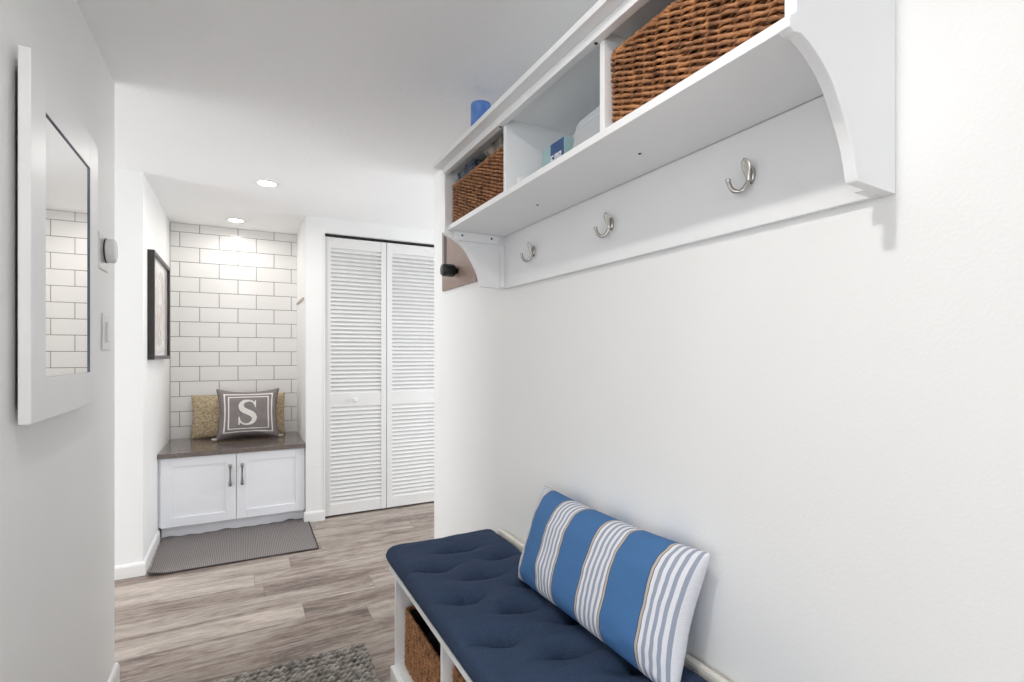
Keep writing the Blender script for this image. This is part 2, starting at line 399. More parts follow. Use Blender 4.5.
# ------------------------------------------------------------------ recessed downlights, visible and added
def downlight(name, x, y, label, en='niche'):
    t = thing(name, label, 'ceiling light', (x, y, H))
    bm = bmesh.new(); n = 40
    prof = [(.062, 0), (.062, -.003), (.050, -.006), (.046, -.002), (.046, 0)]
    R = [[bm.verts.new((r*math.cos(2*PI*k/n), r*math.sin(2*PI*k/n), z)) for k in range(n)] for r, z in prof]
    for a in range(len(R)):
        A, B = R[a], R[(a+1) % len(R)]
        for k in range(n): bm.faces.new([A[k], A[(k+1)%n], B[(k+1)%n], B[k]])
    link('trim_ring', bm, M['trim'], t, smooth=True)
    bm = bmesh.new(); lathe(bm, [(.046,-.0045),(.046,-.0005)], n); link('lens', bm, M['lamp'], t)
    l = bpy.data.lights.new('downlight_lamp', 'AREA'); l.shape = 'DISK'; l.size = .085; l.energy = EN[en]; l.color = (1,.965,.915); l.spread = math.radians(170)
    lo = bpy.data.objects.new('downlight_lamp', l); C.objects.link(lo); lo.parent = t; lo.location = (0,0,-.012)
    return t
EN = {'back_left': 22, 'back_right': 1, 'far_left': 43, 'side_a': 17, 'side_b': 2, 'hall': 26, 'niche': 4.3, 'niche_back': 2.0, 'room': 1.5, 'corridor': 8, 'dome': 1, 'world': 1.35}
DAY = (.965,.98,1)
downlight('recessed_downlight', .131, 3.223, 'round recessed ceiling light in front of the niche, nearer one')
downlight('recessed_downlight', -.032, 4.219, 'round recessed ceiling light close above the tiled niche wall, farther one', 'niche_back')

downlight('recessed_downlight', -1.6, .6, 'added unseen ceiling light over the side room beyond the mirror wall', 'room')  # unseen lamp added to lift the general brightness
downlight('recessed_downlight', .0, .44, 'added unseen ceiling light over the bench end of the corridor', 'corridor')  # unseen lamp added to brighten the left wall and bench
G = thing('added_globe_light', 'added unseen frosted globe light brightening the entry ceiling', 'ceiling light', (-.1, -.75, H))  # unseen globe added to throw light on the near ceiling
bm = bmesh.new(); lathe(bm, [(.03,-.07),(.065,-.06),(.07,-.012),(.07,-.0005)], 32); link('canopy', bm, M['chrome'], G, smooth=True)
bm = bmesh.new(); bmesh.ops.create_uvsphere(bm, u_segments=32, v_segments=16, radius=.09, matrix=Matrix.Translation((0,0,-.155))); link('globe', bm, M['globe'], G, smooth=True)
l = bpy.data.lights.new('added_globe_lamp', 'POINT'); l.energy = EN['dome']; l.shadow_soft_size = .1; l.color = (1,.96,.9)
lo = bpy.data.objects.new('added_globe_lamp', l); C.objects.link(lo); lo.parent = G; lo.location = (0, 0, -.30)
# ------------------------------------------------------------------ niche cabinet and counter
CF = 3.875
cab = thing('niche_cabinet', 'white two-door shaker cabinet filling the niche below the dark counter', 'cabinet', (0, CF, 0))
X0, X1 = XN+.014, XN2-.006
link('carcass', boxbm(XN+.0005, XN2-.0005, .022, YT-CF-.01, .085, .524), M['cab'], cab)
link('toe_kick', boxbm(X0+.001, X1-.001, .06, .075, 0, .085), M['cab'], cab)
def shaker(x0, x1, hx):
    z0, z1 = .082, .522; w = .058
    bm = bmesh.new()
    box(bm, x0, x0+w, 0, .02, z0, z1); box(bm, x1-w, x1, 0, .02, z0, z1)
    box(bm, x0+w, x1-w, 0, .02, z0, z0+w); box(bm, x0+w, x1-w, 0, .02, z1-w, z1); box(bm, x0+w, x1-w, .009, .016, z0+w, z1-w)
    d = link('door', bm, M['cab'], cab, bevel=.0022)
    bm = bmesh.new()
    zs = [.312,.318,.330,.350,.385,.420,.438,.450,.456]; rs = [.008,.0105,.0090,.0060,.0050,.0060,.0090,.0105,.008]
    pts = [(hx, -.030+ (.006*abs(z-.384)/.09), z) for z in zs]
    tube(bm, pts, rs, 12)
    for z in (.324, .444): tube(bm, [(hx, -.026, z), (hx, .0005, z)], .0045, 10)
    link('handle', bm, M['darkmetal'], d, smooth=True)
xm = -.027
shaker(X0+.002, xm-.0018, xm-.036); shaker(xm+.0018, X1-.001, xm+.034)
o = link('countertop', boxbm(XN+.001, XN2-.001, 3.852, YT-.006, .526, .556), M['counter'], bevel=.003)
tag(o, 'dark brown glossy counter slab on the white niche cabinet', 'countertop')

# ------------------------------------------------------------------ pillows
def pillow_fn(w, h, t, pin=.06, seed=0, wr=.004, corner=.0, pw=.55):
    def f(u, v, side):
        x = w/2*u*(1-pin*(1-abs(v)**1.6)*abs(u)**3); y = h/2*v*(1-pin*1.2*(1-abs(u)**2.2)*abs(v)**3)
        e = max(0., (1-abs(u)**3.2)*(1-abs(v)**3.2))
        z = side*t/2*e**pw
        n = mn.noise(Vector((u*2.2+seed, v*2.2, side*3)))*wr*2.2 + mn.noise(Vector((u*6+seed, v*6, side*7)))*wr
        z += side*n*min(1, e*3)
        # folds radiating from the corners
        z += side*wr*1.3*math.sin(9*math.atan2(1.02-abs(v), 1.02-abs(u)))*min(1, e*4)*(abs(u*v))**1.5
        return Vector((x, y, z))
    return f
def pillow_bm(f, nx=56, ny=40):
    bm = bmesh.new(); uvl = bm.loops.layers.uv.new('UVMap'); grid = {}
    def cu(i, n):
        a = -1+2*i/n; return math.sin(a*PI/2)*.6+a*.4
    for s in (1, -1):
        for i in range(nx+1):
            for j in range(ny+1):
                edge = i in (0, nx) or j in (0, ny)
                if s == -1 and edge: grid[(s,i,j)] = grid[(1,i,j)]
                else: grid[(s,i,j)] = bm.verts.new(f(cu(i,nx), cu(j,ny), s))
    for s in (1, -1):
        for i in range(nx):
            for j in range(ny):
                ids = [(i,j),(i+1,j),(i+1,j+1),(i,j+1)]
                if s == -1: ids = ids[::-1]
                fc = bm.faces.new([grid[(s,a,b)] for a, b in ids])
                for lp, (a, b) in zip(fc.loops, ids): lp[uvl].uv = ((cu(a,nx)+1)/2, (cu(b,ny)+1)/2)
    return bm
def edge_cord(f, r, n=44):
    pts = [f(-1+2*i/n, -1, 1) for i in range(n)]+[f(1, -1+2*i/n, 1) for i in range(n)]+[f(1-2*i/n, 1, 1) for i in range(n)]+[f(-1, 1-2*i/n, 1) for i in range(n)]
    bm = bmesh.new(); tube(bm, pts, r, 6, closed=True); return bm

# striped lumbar pillow leaning on the right wall (local x -> -Y, local y -> up, local z -> -X)
def lean_matrix(loc, face, tilt, roll=0):
    """face: angle of the pillow front's normal in plan; tilt: lean back from vertical"""
    n = Vector((math.cos(face)*math.cos(tilt), math.sin(face)*math.cos(tilt), math.sin(tilt)))
    x = Vector((0,0,1)).cross(n).normalized(); y = n.cross(x)
    m = Matrix((x, y, n)).transposed().to_4x4()
    return Matrix.Translation(loc) @ m @ Matrix.Rotation(roll, 4, 'Z')
f = pillow_fn(.650, .298, .165, pin=.06, seed=3, wr=.0028, pw=.5)
o = link('striped_lumbar_pillow', pillow_bm(f, 72, 44), M['stripe'], smooth=True)
o.matrix_world = lean_matrix((.830, 1.088, .617), PI+.02, math.radians(20), 0)
sp_ = o; tag(o, 'long blue, white and grey striped pillow leaning on the wall on the navy bench cushion', 'pillow')

# gold pillow behind, S pillow in front
f = pillow_fn(.64, .325, .09, pin=.04, seed=9, wr=.003)
o = link('gold_lumbar_pillow', pillow_bm(f, 50, 34), M['gold'], smooth=True)
o.matrix_world = lean_matrix((-.008, 4.435, .713), -PI/2, math.radians(9))
gp = o; tag(o, 'wide gold flecked pillow against the tiles behind the grey S pillow', 'pillow')
S = thing('monogram_pillow', 'grey square pillow with white borders and a white letter S on the counter', 'pillow', (.049, 4.262, .556))
fS = pillow_fn(.415, .372, .14, pin=.13, seed=5, wr=.004)
mS = lean_matrix((0, 0, .180), -PI/2+math.radians(1), math.radians(14), math.radians(-.5))
b_ = link('pillow_cover', pillow_bm(fS, 48, 44), M['sborder'], S, smooth=True); b_.matrix_local = mS
c_ = link('piping', edge_cord(fS, .0035), mat('grey_pillow_piping', (.18,.165,.165), .9, nscale=60, namp=.1), S, smooth=True); c_.matrix_local = mS
ctr = [(x-.045, y) for x, y in ((.265,.27),(.20,.40),(.06,.462),(-.12,.43),(-.215,.29),(-.17,.13),(-.02,.03),(.14,-.06),(.235,-.20),(.19,-.36),(.04,-.455),(-.14,-.44),(-.25,-.33),(-.285,-.22))]
wid = [.04,.06,.08,.125,.175,.20,.205,.205,.18,.14,.09,.065,.05,.04]
cp = smoothpts([(x,y,0) for x,y in ctr], 6); wp = smoothpts([(w,0,0) for w in wid], 6)
def onS(x, y, k=.188, off=.0022):
    u, v = x*k/.2075, y*k/.186
    p = fS(u, v, 1); return Vector((p.x, p.y, p.z+off))
bm = bmesh.new(); Lr = []
for i, p in enumerate(cp):
    t = (cp[min(i+1,len(cp)-1)]-cp[max(i-1,0)]).normalized(); n = Vector((-t.y, t.x, 0)); w = wp[i].x/2
    Lr.append([bm.verts.new(onS(p.x+n.x*w*q, p.y+n.y*w*q)) for q in (-1,-.33,.33,1)])
for A, B in zip(Lr, Lr[1:]):
    for k in range(3): bm.faces.new([A[k],A[k+1],B[k+1],B[k]])
for sg in (1, -1):     # serifs
    q = [(.30,.48),(.265,.48),(.235,.36),(.262,.19),(.292,.19)] if sg == 1 else [(-.315,-.48),(-.28,-.48),(-.235,-.34),(-.272,-.16),(-.305,-.16)]
    bm.faces.new([bm.verts.new(onS(x-.045, y, off=.0028)) for x, y in q])
so = link('letter_s', bm, M['letter'], S); so.matrix_local = mS
sm = so.modifiers.new('thick', 'SOLIDIFY'); sm.thickness = .0015
# small tassel corners at the base
tm = mat('cream_tassel_yarn', (.55,.50,.45), .9, nscale=90, namp=.1)
for u in (-1, 1):
    p = mS @ fS(u, -1, 1); p = Vector((p.x*.96, p.y, max(p.z, .010))); q = Vector((p.x+u*.034, p.y-.014, .013))
    bm = bmesh.new(); tube(bm, [p, p.lerp(q, .4), p.lerp(q, .8), q], [.005, .009, .009, .005], 8)
    link('corner_tassel', bm, tm, S, smooth=True)

# ------------------------------------------------------------------ framed picture on niche side wall
P = thing('framed_picture', 'black framed white print hanging on the niche side wall', 'picture', (XN, 3.835, 1.463))
hw, hh, fw, fd = .352, .310, .022, .034
bm = bmesh.new()
box(bm, .001, fd, -hw, -hw+fw, -hh, hh); box(bm, .001, fd, hw-fw, hw, -hh, hh)
box(bm, .001, fd, -hw+fw, hw-fw, -hh, -hh+fw); box(bm, .001, fd, -hw+fw, hw-fw, hh-fw, hh)
link('frame', bm, M['black'], P, bevel=.0015)
pap = M['paper']
pb = pap.node_tree.nodes['Principled BSDF']; pb.inputs['Coat Weight'].default_value = 1; pb.inputs['Coat Roughness'].default_value = .02; pb.inputs['Coat IOR'].default_value = 1.6
link('print', boxbm(.002, .020, -hw+fw, hw-fw, -hh+fw, hh-fw), pap, P)
bm = bmesh.new()
def oval(a, b, cz, r=.0014):
    tube(bm, [(.0205, a*math.cos(2*PI*k/48), cz+b*math.sin(2*PI*k/48)) for k in range(48)], r, 5, closed=True)
for s_ in (1., .8, .58): oval(.19*s_, .23*s_, 0)
for s_ in (.30, .18): oval(.19*s_, .23*s_, -.05)
for k in range(8):
    a = PI/4*k; tube(bm, [(.0205, .11*math.cos(a), .133*math.sin(a)), (.0205, .185*math.cos(a+.2), .225*math.sin(a+.2))], .0013, 5)
link('sketch_lines', bm, M['sketch'], P)

# ------------------------------------------------------------------ mirror on left wall
MR = thing('wall_mirror', 'tall white framed mirror hanging on the near left wall', 'mirror', (XL, 1.612, 1.418))
hw, hh, fw = .276, .373, .090
bm = bmesh.new(); x0, x1 = .012, .032
box(bm, x0, x1, -hw, -hw+fw, -hh, hh); box(bm, x0, x1, hw-fw, hw, -hh, hh)
box(bm, x0, x1, -hw+fw, hw-fw, -hh, -hh+fw); box(bm, x0, x1, -hw+fw, hw-fw, hh-fw, hh)
link('frame', bm, M['mframe'], MR, bevel=.002)
link('mirror_glass', boxbm(.0235, .0285, -hw+fw+.0005, hw-fw-.0005, -hh+fw+.0005, hh-fw-.0005), M['mirror'], MR)
bm = bmesh.new(); e = .004
a, b = hw-fw-.0005, hh-fw-.0005
box(bm, .0287, .0315, a-.0015, a, -b, b); box(bm, .0287, .0315, -a, a-.0015, b-.0015, b)
link('inner_bead', bm, M['edge'], MR)
link('shadow_gap_board', boxbm(.0035, .0118, -hw+.03, hw-.03, -hh+.03, hh-.03), M['blackplastic'], MR)  # mount board, coloured black to deepen the shadow gap behind the frame

MR.rotation_euler.z = math.radians(.3)
# ------------------------------------------------------------------ thermostat and switch
T = thing('thermostat', 'round grey thermostat on a white square plate at the end of the left wall', 'thermostat', (XL, 2.092, 1.516))
link('wall_plate', boxbm(.0, .006, -.062, .062, -.058, .058), M['plastic'], T, bevel=.003)
bm = bmesh.new(); lathe(bm, [(.034,.0062),(.0385,.009),(.0395,.030),(.037,.036),(.028,.038)], 40, Matrix.Translation((0,0,.006)) @ Matrix.Rotation(PI/2, 4, 'Y'))
link('dial', bm, mat('light_grey_plastic', (.78,.79,.80), .3, nscale=10, namp=.02), T, smooth=True)
bm = bmesh.new(); lathe(bm, [(.0400,.0),(.0400,.004)], 40, Matrix.Translation((.0105,0,.006)) @ Matrix.Rotation(PI/2, 4, 'Y'))
link('shadow_ring', bm, M['blackplastic'], T, smooth=False)
W = thing('light_switch', 'white light switch plate below the thermostat', 'light switch', (XL, 2.135, 1.258))
link('cover_plate', boxbm(.0005, .006, -.052, .052, -.060, .060), M['plastic'], W, bevel=.003)
link('rocker', boxbm(.0062, .012, -.018, .018, -.033, .033), M['trim'], W, bevel=.0015)
link('dimmer_slot', boxbm(.0062, .009, .022, .030, -.022, .022), M['greyplastic'], W)

# ------------------------------------------------------------------ bronze panel on the right wall
B = thing('wall_panel', 'bronze brown panel with black knob on the wall end beside the coat shelf', 'wall panel', (XR, 2.272, 1.66))
link('panel_face', boxbm(-.014, -.001, -.205, .222, -.152, .150), M['bronze'], B, bevel=.002)
link('edge_seam', boxbm(-.0155, -.0142, .158, .192, -.05, .150), M['blackplastic'], B)
bm = bmesh.new(); lathe(bm, [(.014,.0142),(.016,.024),(.026,.027),(.030,.034),(.030,.082),(.025,.090),(.01,.092)], 28, Matrix.Translation((0,.018,-.076)) @ Matrix.Rotation(-PI/2, 4, 'Y'))
link('knob', bm, M['blackplastic'], B, smooth=True)

# ------------------------------------------------------------------ wall shelf unit with cubbies, brackets, hook rail
UY0, UY1 = .434, 1.815; BX = .915     # backboard face
U = thing('coat_shelf_unit', 'long white cubby shelf with curved brackets mounted high on the right wall', 'shelf', (0, 0, 1.44))
zb = -1.44
def upart(name, bm, m=M['white'], bevel=.0015, parent=U, smooth=False):
    bmesh.ops.translate(bm, verts=bm.verts[:], vec=(0,0,zb)); return link(name, bm, m, parent, bevel=bevel, smooth=smooth)
curve = [(.682,1.628),(.700,1.621),(.721,1.609),(.740,1.595),(.757,1.578),(.771,1.558),(.782,1.540),(.792,1.522),(.801,1.505),(.808,1.487),(.813,1.470),(.817,1.455),(.820,1.446)]
def side_panel(y0, y1, nub=True):
    horn = [(.668,1.652),(.660,1.648),(.656,1.640),(.658,1.631),(.666,1.626),(.675,1.627)]
    if not nub: horn = []
    sc_ = [(p.x, p.y) for p in smoothpts([(a, b, 0) for a, b in curve], 3)]
    pts = [(.672,1.878),(.672,1.655 if nub else 1.634)]+horn+sc_+[(XR-.001,1.442),(XR-.001,1.878)]
    bm = bmesh.new(); prism(bm, pts, 'y', y0, y1); return bm
upart('side_panel', side_panel(UY0, UY0+.018)); upart('side_panel', side_panel(UY1-.018, UY1, False))
upart('shelf_board', boxbm(.682, BX, UY0+.018, UY1-.018, 1.646, 1.664))
DV = (.876, 1.334)
for y in DV: upart('divider', boxbm(.684, BX, y-.008, y+.008, 1.664, 1.876))
upart('top_board', boxbm(.686, XR-.001, UY0+.018, UY1-.018, 1.874, 1.8785))
upart('crown_board', boxbm(.634, XR-.001, UY0-.012, UY1+.010, 1.879, 1.896), bevel=.002)
upart('front_rail', boxbm(.664, .6845, UY0+.018, UY1-.018, 1.855, 1.8785))
upart('back_panel', boxbm(BX+.0005, XR-.001, UY0+.018, UY1-.018, 1.665, 1.873))
upart('hook_rail', boxbm(BX, XR-.001, UY0+.018, UY1-.018, 1.442, 1.646))
# mounting cleats under the shelf at the left bracket, and a small one at the right
cl = bmesh.new()
yy = UY1-.018
prism(cl, [(.700,1.624),(.704,1.616),(.712,1.612),(.876,1.612),(.886,1.616),(.889,1.626),(.889,1.6455),(.700,1.6455)], 'y', yy-.016, yy-.0002)
upart('mounting_cleat', cl)
upart('mounting_cleat', boxbm(BX-.018, BX-.0005, yy-.014, yy-.0002, 1.446, 1.611))
upart('mounting_cleat', boxbm(.872, .9145, UY0+.0182, UY0+.034, 1.444, 1.456))
def screw(mtx):
    bm = bmesh.new(); lathe(bm, [(.0042,0),(.0038,.0012),(.001,.0014)], 14, mtx); upart('screw', bm, M['screw'], 0)
for x in (.735, .857): screw(Matrix.Translation((x, yy-.016, 1.631)) @ Matrix.Rotation(PI/2, 4, 'X'))
for y in DV: 
    screw(Matrix.Translation((.81, y+.022, 1.646)) @ Matrix.Rotation(PI, 4, 'X'))
    screw(Matrix.Translation((.676, y+.010, 1.855)) @ Matrix.Rotation(PI, 4, 'X'))

# hooks
hooks = [(.685, 'nearest'), (1.127, 'middle'), (1.556, 'farthest')]
def make_hook(y, label):
    t = thing('coat_hook', label, 'coat hook', (BX, y, 1.552), group='coat hooks under the cubby shelf')
    bm = bmesh.new(); n = 28      # oval back plate on the rail
    ring = []
    for x, s in ((-.0003,1.),(-.004,1.),(-.0065,.75)):
        ring.append([bm.verts.new((x, .0085*s*math.cos(2*PI*k/n), .0185*s*math.sin(2*PI*k/n)-.004)) for k in range(n)])
    for A, Bq in zip(ring, ring[1:]):
        for k in range(n): bm.faces.new([A[k], A[(k+1)%n], Bq[(k+1)%n], Bq[k]])
    bm.faces.new(ring[0]); bm.faces.new(ring[-1][::-1])
    link('back_plate', bm, M['chrome'], t, smooth=True)
    # upper prong: a flattened spade standing off the plate
    bm = bmesh.new(); rings = []
    for q in range(13):
        f_ = q/12; z = -.020+.046*f_; w = .0040+.0070*math.sin(min(1, f_*1.15)*PI*.62)**2
        if f_ > .75: w *= math.sqrt(max(.03, 1-((f_-.75)/.25)**2))
        x = -.011-.012*f_**1.4; th = .0042*(1-.45*f_)
        rings.append([bm.verts.new((x+th*math.sin(2*PI*k/14), w*math.cos(2*PI*k/14), z)) for k in range(14)])
    for A, Bq in zip(rings, rings[1:]):
        for k in range(14): bm.faces.new([A[k], A[(k+1)%14], Bq[(k+1)%14], Bq[k]])
    bm.faces.new(rings[0]); bm.faces.new(rings[-1][::-1])
    tube(bm, [(-.004,0,-.012),(-.009,0,-.015),(-.0115,0,-.0175)], .0052, 10)
    link('upper_prong', bm, M['chrome'], t, smooth=True)
    bm = bmesh.new()
    pl = smoothpts([(-.010,0,-.016),(-.014,.004,-.028),(-.020,.010,-.037),(-.026,.018,-.0365),(-.031,.025,-.029),(-.034,.029,-.016),(-.034,.0295,-.010)], 5)
    tube(bm, pl, [.0048]*(len(pl)-4)+[.005,.0055,.0058,.0055], 12)
    link('lower_prong', bm, M['chrome'], t, smooth=True)
    return t
h0 = make_hook(hooks[0][0], 'nickel double coat hook below the large basket, nearest the right bracket of the wall shelf')
dup(h0, (BX, hooks[1][0], 1.552), 'nickel double coat hook in the middle of the white rail, between the other two')
dup(h0, (BX, hooks[2][0], 1.552), 'nickel double coat hook beside the left bracket, the one closest to the bronze panel')

# ------------------------------------------------------------------ woven baskets
def basket(name, label, loc, w, d, h, rows, group=None, flare=.0):
    """w along Y, d along X"""
    t = thing(name, label, 'basket', loc, group=group)
    rc = .014
    def loop(z, n=None, grow=0.):
        a, b = d/2+flare*z/h+grow-.006, w/2+flare*z/h+grow-.006
        pts = []; lens = [2*(a-rc), PI/2*rc, 2*(b-rc), PI/2*rc]*2; tot = 2*sum(lens[:4])
        return a, b, tot
    def at(a, b, tot, s):
        s %= tot
        segs = [(2*(b-rc), 'e', 0), (PI/2*rc, 'c', 0), (2*(a-rc), 'e', 1), (PI/2*rc, 'c', 1), (2*(b-rc), 'e', 2), (PI/2*rc, 'c', 2), (2*(a-rc), 'e', 3), (PI/2*rc, 'c', 3)]
        for L_, k, q in segs:
            if s <= L_ or (k, q) == ('c', 3):
                f_ = s/L_
                if k == 'e':
                    p = {0:(-a, -(b-rc)+f_*2*(b-rc)), 1:(-(a-rc)+f_*2*(a-rc), b), 2:(a, (b-rc)-f_*2*(b-rc)), 3:((a-rc)-f_*2*(a-rc), -b)}[q]
                    n = {0:(-1,0),1:(0,1),2:(1,0),3:(0,-1)}[q]
                    return Vector((*p,0)), Vector((*n,0))
                cx, cy, a0 = {0:(-(a-rc), b-rc, PI), 1:(a-rc, b-rc, PI/2), 2:(a-rc, -(b-rc), 0), 3:(-(a-rc), -(b-rc), -PI/2)}[q]
                an = a0-f_*PI/2; n = Vector((math.cos(an), math.sin(an), 0))
                return Vector((cx, cy, 0))+n*rc, n
            s -= L_
    bm = bmesh.new(); pitch = (h-.012)/rows; lam = .060
    for r in range(rows):
        z = .006+pitch*(r+.5); a, b, tot = loop(z)
        nl = round(tot/lam); n = nl*12; jit = random.random()*.35
        for st in (0, 1):
            pts, rad = [], []
            for i in range(n):
                p, nn = at(a, b, tot, tot*i/n)
                ph = 2*PI*nl*i/n+PI*st+r*.10+jit*.8
                wob = mn.noise(Vector((i*.12, r*3.1, st)))*.0022
                pts.append(p+nn*(math.cos(ph)*.0056+wob)+Vector((0,0,z+math.sin(ph)*pitch*.34+wob)))
                rad.append(pitch*.315*(1+.25*mn.noise(Vector((i*.3, r*2.7, st*5)))))
            tube(bm, pts, rad, 5, closed=True)
    link('woven_body', bm, M['weave'], t, smooth=True)
    bm = bmesh.new(); a, b, tot = loop(h); n = 150
    for st in (0,1,2):
        pts = []
        for i in range(n):
            p, nn = at(a, b, tot, tot*i/n); ph = 2*PI*40*i/n+2*PI/3*st
            pts.append(p+nn*math.cos(ph)*.0038+Vector((0,0,h-.006+math.sin(ph)*.0038)))
        tube(bm, pts, .0042, 5, closed=True)
    link('rim', bm, M['weave'], t, smooth=True)
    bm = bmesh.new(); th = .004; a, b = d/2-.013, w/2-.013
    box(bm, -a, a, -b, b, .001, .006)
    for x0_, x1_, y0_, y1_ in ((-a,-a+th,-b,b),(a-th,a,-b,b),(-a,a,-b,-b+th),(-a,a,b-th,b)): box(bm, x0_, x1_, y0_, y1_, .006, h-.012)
    link('shade_lining', bm, M['dark'], t)  # dark sheet that paints the shade between the strands
    return t
basket('woven_basket', 'brown woven basket stuffed with dark scarves in the left cubby of the wall shelf', (.792, 1.570, 1.6642), .432, .205, .146, 12, 'baskets in the wall shelf')
basket('woven_basket', 'large brown woven basket in the right cubby of the wall shelf', (.792, .660, 1.6642), .407, .205, .160, 13, 'baskets in the wall shelf')
basket('woven_basket', 'brown woven basket with a black bag inside, under the far end of the bench', (.662, 1.575, .0785), .420, .30, .205, 17, 'baskets under the bench')
basket('woven_basket', 'brown woven basket in the middle bench cubby, only its rim showing', (.662, 1.118, .0785), .41, .30, .25, 20, 'baskets under the bench')

# soft things in the baskets: lumpy cloth
def cloth_lump(name, label, cat, loc, sx, sy, sz, m, seed, seg=40):
    bm = bmesh.new(); bmesh.ops.create_uvsphere(bm, u_segments=seg, v_segments=seg//2, radius=1)
    for v in bm.verts:
        n = v.co.normalized(); k = 1+.30*mn.noise(n*2.2+Vector((seed,0,0)))+.16*mn.noise(n*5+Vector((0,seed,0)))+.07*mn.noise(n*11)
        c = [math.copysign(abs(a)**.7, a) for a in n]
        v.co = Vector((c[0]*sx*k, c[1]*sy*k, c[2]*sz*k))
    o = link(name, bm, m, smooth=True, loc=loc); return tag(o, label, cat)
cloth_lump('knitted_scarf', 'dark grey blue scarf bunched at the left end of the left shelf basket', 'scarf', (.731, 1.670, 1.826), .032, .085, .032, M['scarf'], 1)
cloth_lump('plaid_scarf', 'taupe and black scarf bunched at the right end of the left shelf basket', 'scarf', (.731, 1.445, 1.828), .032, .080, .032, M['scarf2'], 4)
cloth_lump('nylon_bag', 'black bag stuffed into the basket under the far end of the bench', 'bag', (.66, 1.575, .215), .095, .15, .050, M['blackcloth'], 8)

# things in the middle cubby
ZS = 1.6642
t = thing('card_box', 'small navy and teal box with white lettering in the middle shelf cubby', 'box', (.800, 1.178, ZS))
link('carton', boxbm(-.045, .045, -.052, .060, .0, .098), M['teal'], t, bevel=.001)
link('label_panel', boxbm(-.0463, -.0452, -.050, .014, .008, .096), M['navycard'], t)
bm = bmesh.new()
def letters(bm, x, y0, z0, hgt, text):
    G_ = {'E':[(0,0,.2,1),(.2,.82,.7,1),(.2,.42,.6,.58),(.2,0,.7,.18)], 'M':[(0,0,.2,1),(.35,.4,.5,1),(.65,0,.85,1),(.2,.82,.65,1)], 'P':[(0,0,.2,1),(.2,.82,.7,1),(.5,.5,.7,.82),(.2,.42,.7,.58)]}
    y = y0
    for ch in text:
        for a, b, c, d in G_[ch]: box(bm, x-.0006, x, y-c*hgt*.8, y-a*hgt*.8, z0+b*hgt, z0+d*hgt)
        y -= hgt*.8
letters(bm, -.0464, .012, .040, .024, 'EMP')
link('lettering', bm, M['print'], t)
o = link('plastic_bin', boxbm(-.04, .04, -.045, .045, 0, .075), M['palecard'], bevel=.01, loc=(.835, 1.062, ZS)); tag(o, 'pale blue plastic tub beside the lettered box in the middle cubby', 'tub')
t = thing('plastic_box', 'grey rounded plastic box at the right of the middle shelf cubby', 'box', (.765, .962, ZS))
bm = bmesh.new(); 
pts = [(-.072+.0,0),(.072,0),(.072,.086),(-.035,.078)]+[(-.035-.026*math.sin(a), .078-.026+.026*math.cos(a)) for a in (PI/8,PI/4,3*PI/8,PI/2)]+[(-.072,.02)]
prism(bm, [(-p[0], p[1]) for p in pts], 'x', -.05, .05); link('shell', bm, M['greyplastic'], t, bevel=.003)
link('lid_seam', boxbm(-.0515, -.0502, -.060, .03, .062, .064), M['palecard'], t)
t = thing('plastic_tray', 'long white plastic tray lying at the back of the middle cubby', 'tray', (.882, 1.115, ZS))
bm = bmesh.new(); box(bm, -.020, .028, -.20, .19, .128, .142); link('lid_shadow_strip', bm, M['greyplastic'], t, bevel=.003)  # grey strip painted in for the shadow line of the lid
link('tray_body', boxbm(-.005, .028, -.19, .18, 0, .128), M['palecard'], t)
bm = bmesh.new(); lathe(bm, [(.012,0),(.016,.006),(.019,.028),(.017,.028)], 20); o = link('small_cup', bm, M['plastic'], smooth=True, loc=(.715, 1.285, ZS)); tag(o, 'tiny white cup at the front left of the middle shelf cubby', 'cup')
# blue cylinder on top of the unit
bm = bmesh.new(); lathe(bm, [(.036,0),(.038,.004),(.038,.205),(.036,.212),(.030,.2145),(.008,.212)], 40)
o = link('pillar_candle', bm, M['blue'], smooth=True, loc=(.785, 1.722, 1.8965)); tag(o, 'blue marbled cylinder standing on top of the wall shelf', 'candle')

# ------------------------------------------------------------------ storage bench
BN = thing('storage_bench', 'white cubby storage bench standing against the right wall', 'bench', (0,0,0))
BY_0, BY_1 = .42, 1.825
link('top_board', boxbm(.475, .899, BY_0-.012, BY_1+.015, .402, .420), M['white'], BN, bevel=.002)
for y in (BY_0, BY_1-.018): link('side_panel', boxbm(.490, .898, y, y+.018, .060, .402), M['white'], BN, bevel=.001)
for y in (.880, 1.345): link('divider', boxbm(.492, .890, y-.008, y+.008, .078, .402), M['white'], BN, bevel=.001)
link('bottom_shelf', boxbm(.492, .890, BY_0+.018, BY_1-.018, .060, .078), M['white'], BN, bevel=.001)
link('plinth', boxbm(.476, .898, BY_0-.008, BY_1+.008, 0, .060), M['trim'], BN, bevel=.004)
link('back_panel', boxbm(.8905, .898, BY_0+.018, BY_1-.018, .078, .402), M['white'], BN)
bm = bmesh.new(); prism(bm, [(.900,.40),(.917,.40),(.917,.480),(.9165,.488),(.913,.492),(.905,.492),(.901,.488),(.900,.480)], 'y', BY_0-.012, BY_1-.012)
link('back_rail', bm, mat('cream_rail_paint', (.82,.79,.72), .4, nscale=6, namp=.02), BN, bevel=.001)

